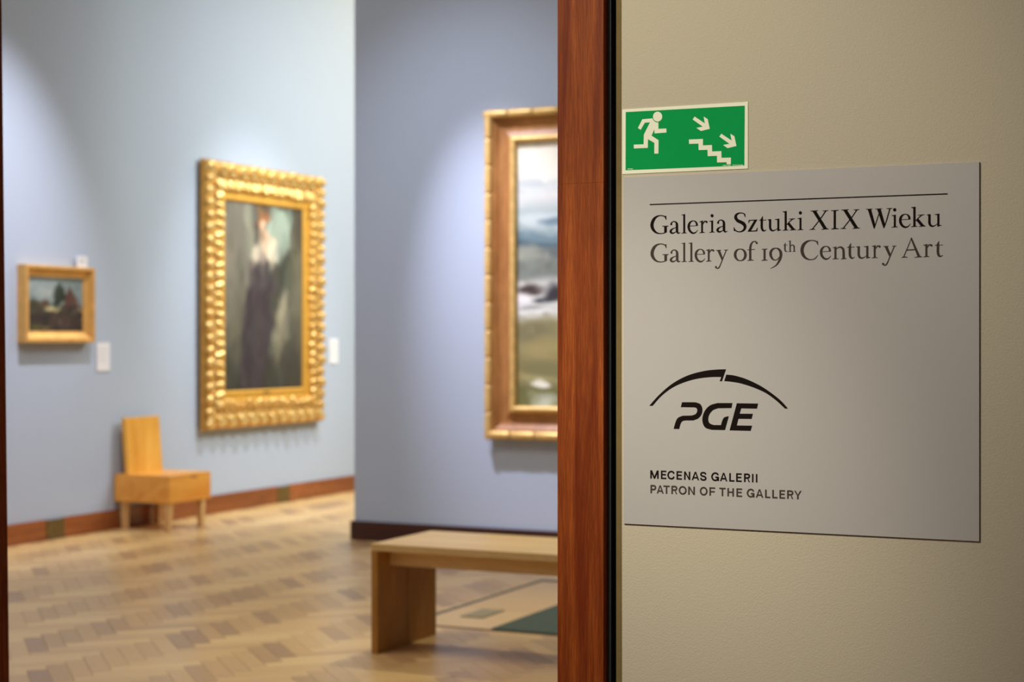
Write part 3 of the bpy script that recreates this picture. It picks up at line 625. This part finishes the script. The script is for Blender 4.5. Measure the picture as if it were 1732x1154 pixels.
# glyphs traced from the lettering: (crop, line, reference x, [strokes / polygons / discs])
S, PG, DC = 's', 'p', 'd'
GLY = {
 'G': ('A', 1, 90, [(S, [(322, 258, 12), (305, 236, 17), (278, 224, 14), (238, 220, 14), (190, 233, 24), (145, 272, 40), (116, 340, 47), (119, 400, 46), (148, 450, 36), (190, 481, 22), (238, 490, 13), (290, 484, 12), (325, 470, 12)]),
   (PG, [(318, 222), (328, 220), (332, 285), (324, 285), (312, 262), (300, 240)]), (PG, [(297, 380), (338, 380), (338, 470), (318, 480), (297, 482)]),
   (PG, [(266, 375), (363, 371), (363, 378), (338, 388), (297, 388), (266, 382)])]),
 'a': ('A', 1, 375, [(S, [(400, 352, 24), (408, 330, 18), (424, 314, 13), (445, 308, 13), (470, 318, 22), (487, 345, 34), (489, 400, 36), (490, 450, 36), (500, 478, 26), (518, 484, 14), (540, 470, 4)]),
   (S, [(478, 398, 8), (440, 412, 12), (408, 432, 24), (394, 458, 34), (408, 480, 28), (436, 482, 18), (478, 462, 8)]), (DC, 403, 350, 15, 16)]),
 'l': ('A', 1, 553, [(PG, [(583, 210), (612, 197), (613, 484), (583, 486)]), (PG, [(553, 208), (612, 196), (612, 220), (583, 222), (576, 214), (553, 212)]), (PG, [(555, 490), (637, 485), (637, 479), (613, 472), (583, 474), (555, 484)])]),
 'e': ('A', 1, 650, [(PG, [(672, 373), (803, 366), (803, 375), (672, 382)]), (S, [(789, 372, 28), (784, 336, 27), (764, 309, 19), (736, 299, 11), (702, 309, 19), (674, 342, 31), (665, 388, 35), (676, 436, 34), (704, 471, 30), (740, 484, 22), (776, 468, 12), (803, 434, 4)])]),
 'r': ('A', 1, 825, [(PG, [(852, 306), (880, 292), (880, 478), (852, 480)]), (PG, [(825, 310), (880, 292), (880, 318), (852, 320), (825, 315)]), (PG, [(825, 484), (909, 478), (909, 472), (880, 465), (852, 467), (825, 478)]), (S, [(878, 352, 5), (888, 328, 13), (905, 308, 18), (930, 308, 20)]), (DC, 934, 315, 15, 17)]),
 'i': ('A', 1, 972, [(PG, [(1003, 302), (1032, 291), (1032, 472), (1003, 474)]), (PG, [(972, 303), (1032, 291), (1032, 314), (1003, 315), (972, 308)]), (PG, [(972, 478), (1059, 472), (1059, 466), (1032, 459), (1003, 461), (972, 472)]), (DC, 1016, 222, 23, 25)]),
 'y': ('A', 2, 1075, [(PG, [(1090, 738), (1134, 736), (1182, 862), (1166, 905)]), (PG, [(1075, 737), (1152, 734), (1152, 740), (1134, 748), (1098, 750), (1075, 743)]), (S, [(1230, 738, 13), (1200, 812, 13), (1165, 900, 14), (1138, 968, 15), (1118, 1002, 18), (1096, 1014, 15), (1076, 1000, 20)]), (DC, 1075, 994, 16, 18), (PG, [(1195, 733), (1259, 730), (1259, 736), (1236, 744), (1214, 744), (1195, 739)])]),
 'S': ('B', 1, 97, [(S, [(266, 296, 12), (246, 278, 15), (212, 269, 13), (165, 277, 22), (132, 306, 36), (130, 348, 44), (160, 386, 46), (205, 407, 48), (248, 434, 50), (268, 475, 42), (255, 518, 32), (220, 545, 20), (180, 552, 14), (140, 542, 16), (110, 518, 14)]), (PG, [(262, 282), (272, 280), (275, 333), (267, 333), (252, 300)]), (PG, [(97, 482), (104, 482), (126, 522), (118, 545), (98, 535)])]),
 'z': ('B', 1, 305, [(PG, [(322, 375), (450, 367), (452, 380), (340, 388), (325, 422), (317, 422)]), (PG, [(408, 378), (452, 372), (356, 540), (306, 548)]), (PG, [(306, 552), (450, 546), (460, 490), (452, 490), (432, 530), (335, 538)])]),
 't': ('B', 1, 478, [(S, [(520, 370, 34), (519, 430, 34), (520, 488, 34), (533, 526, 32), (558, 538, 17), (588, 520, 4)]), (PG, [(530, 318), (537, 317), (537, 382), (503, 384), (478, 382), (500, 368)]), (PG, [(478, 377), (586, 369), (586, 379), (478, 386)])]),
 'u': ('B', 1, 607, [(S, [(644, 368, 33), (644, 430, 33), (645, 490, 33), (660, 524, 30), (688, 535, 20), (725, 524, 10), (754, 500, 6)]), (PG, [(607, 367), (660, 360), (660, 384), (628, 384), (607, 373)]), (PG, [(752, 362), (783, 352), (783, 530), (752, 540)]), (PG, [(715, 364), (783, 353), (783, 374), (752, 376), (715, 370)]), (PG, [(752, 516), (783, 516), (812, 521), (812, 527), (762, 541), (752, 541)])]),
 'k': ('B', 1, 830, [(PG, [(862, 250), (895, 238), (895, 530), (862, 532)]), (PG, [(830, 249), (895, 238), (895, 262), (862, 264), (830, 254)]), (PG, [(832, 536), (922, 530), (922, 524), (895, 517), (862, 519), (832, 530)]), (S, [(892, 446, 7), (925, 412, 11), (960, 380, 13), (990, 356, 14)]), (PG, [(900, 436), (934, 412), (1012, 508), (975, 528)]), (PG, [(938, 532), (1036, 525), (1036, 519), (1008, 505), (968, 516), (938, 526)]), (PG, [(922, 358), (1022, 350), (1022, 356), (992, 366), (960, 367), (922, 363)])]),
 'o': ('B', 2, 103, [(S, [(196, 812, 11), (150, 826, 24), (123, 868, 37), (123, 925, 37), (152, 970, 25), (196, 987, 11), (242, 970, 25), (270, 928, 37), (270, 870, 37), (242, 827, 25)], True)]),
 'f': ('B', 2, 303, [(S, [(346, 985, 33), (346, 900, 33), (346, 820, 33), (352, 762, 31), (374, 715, 21), (405, 697, 14), (436, 704, 22)]), (DC, 443, 720, 16, 18), (PG, [(303, 819), (418, 812), (418, 822), (303, 829)]), (PG, [(303, 989), (401, 983), (401, 977), (362, 968), (330, 970), (303, 983)])]),
 '1': ('B', 2, 515, [(PG, [(545, 815), (577, 813), (577, 982), (545, 984)]), (PG, [(518, 811), (604, 805), (604, 812), (577, 824), (545, 824), (518, 818)]), (PG, [(515, 989), (608, 983), (608, 976), (577, 968), (545, 970), (515, 982)])]),
 '9': ('B', 2, 633, [(S, [(732, 797, 12), (686, 812, 26), (655, 855, 37), (655, 910, 37), (680, 958, 27), (715, 977, 14), (752, 966, 11), (790, 925, 10)]), (S, [(730, 797, 12), (775, 815, 30), (804, 862, 40), (804, 925, 40), (780, 990, 32), (735, 1055, 18), (650, 1106, 5)])]),
 'h': ('B', 2, 918, [(PG, [(935, 690), (955, 683), (955, 850), (935, 851)]), (PG, [(918, 691), (955, 683), (955, 697), (935, 699), (918, 695)]), (PG, [(918, 855), (971, 851), (971, 847), (955, 842), (935, 843), (918, 850)]), (S, [(953, 768, 5), (970, 752, 11), (990, 754, 16), (1004, 772, 20), (1006, 810, 19), (1007, 848, 19)]), (PG, [(984, 852), (1030, 849), (1030, 845), (1016, 840), (997, 841), (984, 847)])]),
 'X': ('C', 1, 213, [(PG, [(255, 238), (312, 236), (485, 512), (428, 514)]), (S, [(462, 236, 15), (375, 362, 14), (252, 520, 14)]), (PG, [(228, 236), (342, 229), (342, 236), (310, 248), (262, 250), (228, 242)]), (PG, [(410, 234), (499, 227), (499, 233), (472, 244), (440, 246), (410, 240)]), (PG, [(213, 524), (304, 519), (304, 513), (275, 505), (248, 507), (213, 518)]), (PG, [(395, 521), (506, 514), (506, 508), (478, 498), (428, 504), (395, 515)])]),
 'I': ('C', 1, 535, [(PG, [(577, 228), (612, 226), (612, 508), (577, 510)]), (PG, [(535, 231), (656, 222), (656, 229), (612, 242), (577, 243), (535, 238)]), (PG, [(537, 517), (657, 511), (657, 504), (612, 494), (577, 496), (537, 510)])]),
 'C': ('C', 2, 80, [(S, [(338, 722, 10), (318, 700, 17), (288, 686, 15), (240, 682, 13), (180, 698, 28), (128, 745, 44), (104, 812, 48), (112, 880, 46), (145, 935, 36), (195, 964, 20), (245, 970, 13), (300, 952, 14), (345, 896, 4)]), (PG, [(330, 690), (341, 687), (346, 752), (338, 752), (318, 712)])]),
 'n': ('C', 2, 560, [(PG, [(588, 785), (620, 772), (620, 960), (588, 962)]), (PG, [(560, 788), (620, 772), (620, 796), (588, 798), (560, 792)]), (PG, [(560, 967), (656, 961), (656, 955), (620, 948), (588, 950), (560, 961)]), (S, [(618, 812, 6), (645, 790, 14), (682, 783, 24), (716, 806, 34), (726, 850, 34), (728, 958, 34)]), (PG, [(688, 966), (772, 960), (772, 954), (745, 944), (711, 946), (688, 960)])]),
 'W': ('D', 1, 38, [(PG, [(66, 208), (118, 205), (180, 440), (172, 503), (158, 503)]), (PG, [(206, 204), (262, 202), (328, 435), (318, 498), (304, 498)]), (S, [(168, 497, 10), (200, 395, 13), (236, 285, 13)]), (S, [(313, 492, 10), (350, 385, 15), (402, 203, 17)]), (PG, [(38, 210), (140, 204), (140, 210), (112, 218), (74, 220), (38, 216)]), (PG, [(180, 206), (290, 200), (290, 206), (256, 214), (212, 216), (180, 212)]), (PG, [(350, 199), (441, 194), (441, 200), (412, 210), (384, 211), (350, 205)])]),
 'A': ('D', 2, 573, [(S, [(724, 650, 11), (670, 785, 13), (604, 938, 14)]), (PG, [(710, 655), (728, 634), (862, 930), (820, 934)]), (PG, [(660, 818), (795, 811), (795, 829), (655, 836)]), (PG, [(573, 944), (667, 938), (667, 932), (632, 922), (600, 926), (573, 938)]), (PG, [(768, 941), (886, 934), (886, 928), (858, 915), (818, 922), (768, 935)])]),
}
def crop_px(c, x, y): ox, oy, s = CR[c]; return ox + x / s, oy + y / s
BASE = {1: onsign(*crop_px('A', 597, 487))[1], 2: onsign(*crop_px('A', 597, 916))[1]}
GL = {}
for chx, (c, line, rx, parts) in GLY.items():
    V = []; Fc = []; ST = []
    for q_, pt in enumerate(parts):
        if pt[0] == S: v, f = stroke([(p[0], p[1], max(p[2] + 1.5, 7) if p[2] > 6 else p[2] + 1.5) for p in pt[1]], len(pt) > 2)
        elif pt[0] == PG: v, f = fill(pt[1])
        else: v, f = disc(*pt[1:])
        n = len(V); V += v; ST += [q_ * 8e-6] * len(v); Fc += [tuple(i + n for i in q) for q in f]
    x0 = onsign(*crop_px(c, rx, 450 if line == 1 else 880))[0]
    W_ = [onsign(*crop_px(c, p[0], p[1])) for p in V]
    GL[chx] = ([(x - x0, z - BASE[line], t_) for (x, z), t_ in zip(W_, ST)], Fc)
def text_line(name, items, line, mat, baseline=None):
    V = []; Fc = []
    for j, it in enumerate(items):
        chx, c, x = it[:3]; sc = it[3] if len(it) > 3 else 1; zb = it[4] if len(it) > 4 else BASE[line]
        x0 = onsign(*crop_px(c, x, 450 if line == 1 else 880))[0]; n = len(V)
        V += [(x0 + a * sc - SBX, -0.0046 - t_, zb + b * sc - SBZ) for a, b, t_ in GL[chx][0]]; Fc += [tuple(i + n for i in q) for q in GL[chx][1]]
    o = new_obj(name, V, Fc, mat, SB); return o
o = text_line('lettering', [('G', 'A', 90), ('a', 'A', 375), ('l', 'A', 553), ('e', 'A', 650), ('r', 'A', 825), ('i', 'A', 972), ('a', 'A', 1078),
    ('S', 'B', 97), ('z', 'B', 305), ('t', 'B', 478), ('u', 'B', 607), ('k', 'B', 830), ('i', 'B', 1053),
    ('X', 'C', 213), ('I', 'C', 535), ('X', 'C', 675), ('W', 'D', 38), ('i', 'D', 425), ('e', 'D', 540), ('k', 'D', 718), ('u', 'D', 955)], 1, M_ink)
o['label'] = 'black serif line reading Galeria Sztuki XIX Wieku'
zth = onsign(*crop_px('B', 945, 850))[1]
GLh = GL['h']; GL['h'] = ([(a, b + BASE[2] - zth, t_) for a, b, t_ in GLh[0]], GLh[1])
o = text_line('lettering', [('G', 'A', 92), ('a', 'A', 378), ('l', 'A', 553), ('l', 'A', 660), ('e', 'A', 757), ('r', 'A', 925), ('y', 'A', 1075),
    ('o', 'B', 103), ('f', 'B', 303), ('1', 'B', 515), ('9', 'B', 633), ('t', 'B', 842, 0.6, zth), ('h', 'B', 918, 1.0, zth),
    ('C', 'C', 80), ('e', 'C', 373), ('n', 'C', 560), ('t', 'C', 778), ('u', 'C', 915), ('r', 'D', 128), ('y', 'D', 300), ('A', 'D', 573), ('r', 'D', 903), ('t', 'D', 1078)], 2, M_ink2)
o['label'] = 'grey serif line reading Gallery of 19th Century Art'
# thin rule
(xa, za), (xb, zb) = onsign(1099, 346), onsign(1603, 328.3); zr = (za + zb) / 2
box('rule', xa - SBX, xb - SBX, -0.0046, -0.0043, zr - SBZ - 0.0013, zr - SBZ + 0.0013, M_ink, SB)

def traced(name, shapes, off, scale, mat, parent, ox, oz, y, plane=None):
    V = []; Fc = []
    for sh in shapes:
        v, f = sh; n = len(V)
        for p in v:
            X, Z = onsign(off[0] + p[0] / scale, off[1] + p[1] / scale, plane or YS); V.append((X - ox, y, Z - oz))
        Fc += [tuple(i + n for i in q) for q in f]
    return new_obj(name, V, Fc, mat, parent)
def smoothpoly(segs):
    """segs: list of point lists; each is a smooth run, corners between runs"""
    out = []
    for s_ in segs:
        out += [tuple(p) for p in (catmull([(a, b, 0) for a, b in s_], 5) if len(s_) > 2 else [np.array((a, b, 0.)) for a, b in s_])]
    return fill(out)
left_arc = smoothpoly([[(105, 500), (200, 395), (330, 284), (480, 204), (640, 160), (760, 146), (855, 143)], [(815, 260), (793, 260)], [(808, 218), (700, 220), (560, 238), (430, 277), (320, 330), (220, 408), (138, 500)]])
right_arc = smoothpoly([[(857, 195), (940, 205), (1060, 242), (1200, 310), (1320, 392), (1400, 460), (1460, 527)], [(1430, 527), (1340, 445), (1240, 374), (1120, 320), (1000, 282), (920, 267), (837, 258)]])
letP = smoothpoly([[(425, 465), (545, 465)], [(560, 466), (605, 485), (624, 530), (617, 580), (585, 622), (535, 643)], [(460, 643), (430, 650), (412, 675), (397, 727)], [(343, 725), (362, 658), (385, 618), (430, 597)], [(520, 595), (558, 580), (574, 548), (566, 523), (545, 515)], [(413, 513)]])
letG = smoothpoly([[(917, 473), (780, 473)], [(770, 473), (700, 495), (650, 545), (625, 610), (628, 670), (655, 715), (715, 735)], [(845, 737), (882, 602)], [(865, 604), (835, 615), (818, 645), (805, 688)], [(735, 688), (697, 672), (682, 640), (690, 590), (725, 545), (775, 524)], [(908, 522)]])
letE = fill([(960, 475), (1168, 478), (1157, 528), (1003, 525), (988, 577), (1117, 578), (1105, 628), (976, 627), (960, 692), (1110, 694), (1095, 745), (889, 740)])
traced('emblem_arc', [left_arc], (1080, 600), 5.773, M_ink, SB, SBX, SBZ, -0.0046)
traced('emblem_arc', [right_arc], (1080, 600), 5.773, M_ink, SB, SBX, SBZ, -0.0046)
for sh in (letP, letG, letE): traced('emblem_letter', [sh], (1080, 600), 5.773, M_ink, SB, SBX, SBZ, -0.0046)

# grotesque capitals: strokes on a grid, x 0..100 (glyph width), y 0..100 (cap height, up); B = bars (x0,y0,x1,y1,width), A = curves
K = 20
CAPS = {
 'M': [('b', 9, 0, 9, 100), ('b', 91, 0, 91, 100), ('q', [(0, 100), (22, 100), (58, 10), (50, 0), (42, 0)]), ('q', [(100, 100), (78, 100), (42, 10), (50, 0), (58, 0)])],
 'E': [('b', 13, 0, 13, 100), ('h', 0, 100, 92), ('h', 0, 93, 52), ('h', 0, 100, 8)],
 'F': [('b', 13, 0, 13, 100), ('h', 0, 100, 92), ('h', 0, 92, 48)],
 'L': [('b', 13, 0, 13, 100), ('h', 0, 100, 8)], 'I': [('q', [(0, 0), (100, 0), (100, 100), (0, 100)])],
 'T': [('b', 50, 0, 50, 100), ('h', 0, 100, 92)], 'H': [('b', 11, 0, 11, 100), ('b', 89, 0, 89, 100), ('h', 5, 95, 51)],
 'N': [('b', 11, 0, 11, 100), ('b', 89, 0, 89, 100), ('q', [(2, 100), (24, 100), (98, 0), (76, 0)])],
 'A': [('q', [(0, 0), (20, 0), (57, 100), (40, 100)]), ('q', [(100, 0), (80, 0), (43, 100), (60, 100)]), ('h', 20, 80, 30)],
 'Y': [('q', [(0, 100), (22, 100), (59, 40), (42, 38)]), ('q', [(100, 100), (78, 100), (41, 40), (58, 38)]), ('b', 50, 0, 50, 44)],
 'C': [('s', [(90, 68), (82, 84), (66, 92), (50, 93), (26, 84), (11, 62), (10, 40), (24, 16), (48, 7), (66, 8), (82, 17), (91, 34)])],
 'G': [('s', [(88, 70), (78, 86), (62, 92), (48, 93), (26, 84), (11, 62), (10, 40), (24, 16), (46, 7), (64, 9), (78, 20), (86, 40)]), ('h', 52, 96, 44), ('b', 90, 0, 90, 50)],
 'O': [('c', [(50, 93), (26, 85), (11, 62), (11, 38), (26, 15), (50, 7), (74, 15), (89, 38), (89, 62), (74, 85)])],
 'S': [('s', [(88, 72), (76, 88), (52, 93), (24, 88), (13, 73), (22, 58), (50, 51), (78, 42), (88, 26), (76, 11), (50, 6), (22, 12), (10, 31)])],
 'P': [('b', 12, 0, 12, 100), ('s', [(12, 92), (55, 92), (80, 87), (89, 71), (80, 53), (55, 46), (12, 46)])],
 'R': [('b', 12, 0, 12, 100), ('s', [(12, 92), (55, 92), (79, 87), (87, 72), (79, 56), (55, 50), (12, 50)]), ('q', [(50, 50), (68, 48), (98, 0), (76, 0)])],
}
def caps_line(letters, top_l, bot_l, mat, label):
    """letters: (char, left px, right px) in the crop at (1080,770) x5.773; heights from the first letter"""
    V = []; Fc = []; T_ = lambda x, y: onsign(1080 + x / 5.773, 770 + y / 5.773)
    z1 = T_(115, top_l)[1]; z0 = T_(115, bot_l)[1]; cap = z1 - z0
    for c_, a, b in letters:
        xa_, xb_ = T_(a, 300)[0], T_(b, 300)[0]; w_ = xb_ - xa_; k = K / 100 * cap; sx = w_ / 100; sy = cap / 100
        for q_, it in enumerate(CAPS[c_]):
            if it[0] == 'q': v, f = fill([(x * sx, y * sy) for x, y in it[1]])
            elif it[0] == 'b':
                x = min(max(it[1] * sx, k / 2), w_ - k / 2); v, f = fill([(x - k / 2, it[2] * sy), (x + k / 2, it[2] * sy), (x + k / 2, it[4] * sy), (x - k / 2, it[4] * sy)])
            elif it[0] == 'h': v, f = fill([(it[1] * sx, it[3] * sy - k * .46), (it[2] * sx, it[3] * sy - k * .46), (it[2] * sx, it[3] * sy + k * .46), (it[1] * sx, it[3] * sy + k * .46)])
            else: v, f = stroke([(x * sx * 1000, y * sy * 1000, k * 1000) for x, y in it[1]], it[0] == 'c'); v = [p / 1000 for p in v]
            n = len(V); V += [(xa_ + p[0] - SBX, -0.0046 - q_ * 8e-6, z0 + p[1] - SBZ) for p in v]; Fc += [tuple(i + n for i in q) for q in f]
    o = new_obj('lettering', V, Fc, mat, SB); o['label'] = label
caps_line([('M', 115, 197), ('E', 219, 272), ('C', 283, 353), ('E', 371, 425), ('N', 445, 506), ('A', 519, 593), ('S', 601, 665), ('G', 711, 786), ('A', 795, 868), ('L', 886, 938), ('E', 953, 1008), ('R', 1030, 1090), ('I', 1108, 1123), ('I', 1146, 1161)], 148, 229, M_ink, 'black capitals reading MECENAS GALERII')
caps_line([('P', 117, 172), ('A', 178, 246), ('T', 243, 305), ('R', 321, 380), ('O', 393, 470), ('N', 485, 551), ('O', 599, 674), ('F', 692, 749), ('T', 789, 851), ('H', 868, 932), ('E', 956, 1012), ('G', 1058, 1133), ('A', 1145, 1219), ('L', 1236, 1287), ('L', 1306, 1357), ('E', 1376, 1431), ('R', 1451, 1513), ('Y', 1519, 1593)], 292, 372, M_ink2, 'grey capitals reading PATRON OF THE GALLERY')

# ------------------------------------------------------------------ exit sign
EX, EZ = -1.2495, 1.8745
YE = YW - 0.0018
ES = thing('exit_sign', 'green emergency exit sign with running figure, arrows and stairs, above the grey board', 'sign', (EX, YW, EZ))
box('sign_plate', -0.1493, 0.1475, -0.0018, -0.0003, 0, 0.1475, M_cream, ES, 0.0002)
k6 = (1040, 160); s6 = 6.928
def et(name, shapes, mat, y): return traced(name, shapes, k6, s6, mat, ES, EX, EZ, y, YE)
et('green_field', [fill([(127, 205), (1523, 130), (1518, 832), (125, 888)])], M_green, -0.0019)
fig = fill([(322, 290), (440, 279), (455, 305), (485, 322), (510, 326), (510, 402), (603, 398), (605, 445), (465, 455), (463, 408), (430, 482), (512, 535), (510, 692), (462, 692), (463, 566), (388, 523), (386, 625), (222, 632), (222, 587), (337, 583), (340, 470), (412, 326), (352, 329), (303, 413), (270, 393)])
et('running_figure', [fig], M_cream, -0.0020)
et('figure_head_outline', [disc(500, 261, 60, 66, 28)], M_green, -0.00205)
et('running_figure_head', [disc(501, 259, 54, 58, 28)], M_cream, -0.0021)
ar = [(935, 258), (1055, 338), (1040, 258), (1088, 288), (1112, 402), (1008, 427), (955, 390), (1030, 376), (912, 292)]
et('arrow', [fill(ar)], M_cream, -0.0020); et('arrow', [fill([(a + 313, b + 201) for a, b in ar])], M_cream, -0.0020)
et('stairs', [fill([(868, 527), (1032, 520), (1032, 596), (1138, 592), (1140, 667), (1248, 663), (1250, 742), (1360, 739), (1358, 818), (1310, 818), (1310, 793), (1198, 796), (1197, 718), (1088, 722), (1086, 648), (982, 650), (980, 575), (870, 578)])], M_cream, -0.0020)
def dashes(x0, x1, y, h, n):
    out = []
    for i in range(n):
        a = x0 + (x1 - x0) * i / n; b = a + (x1 - x0) / n * random.uniform(.5, .95); hh = h * random.uniform(.6, 1)
        out.append(fill([(a, y - hh / 2), (b, y - hh / 2), (b, y + hh / 2), (a, y + hh / 2)]))
    return out
et('fine_print', dashes(148, 212, 872, 9, 9) + dashes(1265, 1360, 830, 8, 12) + dashes(1380, 1502, 826, 8, 14), M_cream, -0.0020)
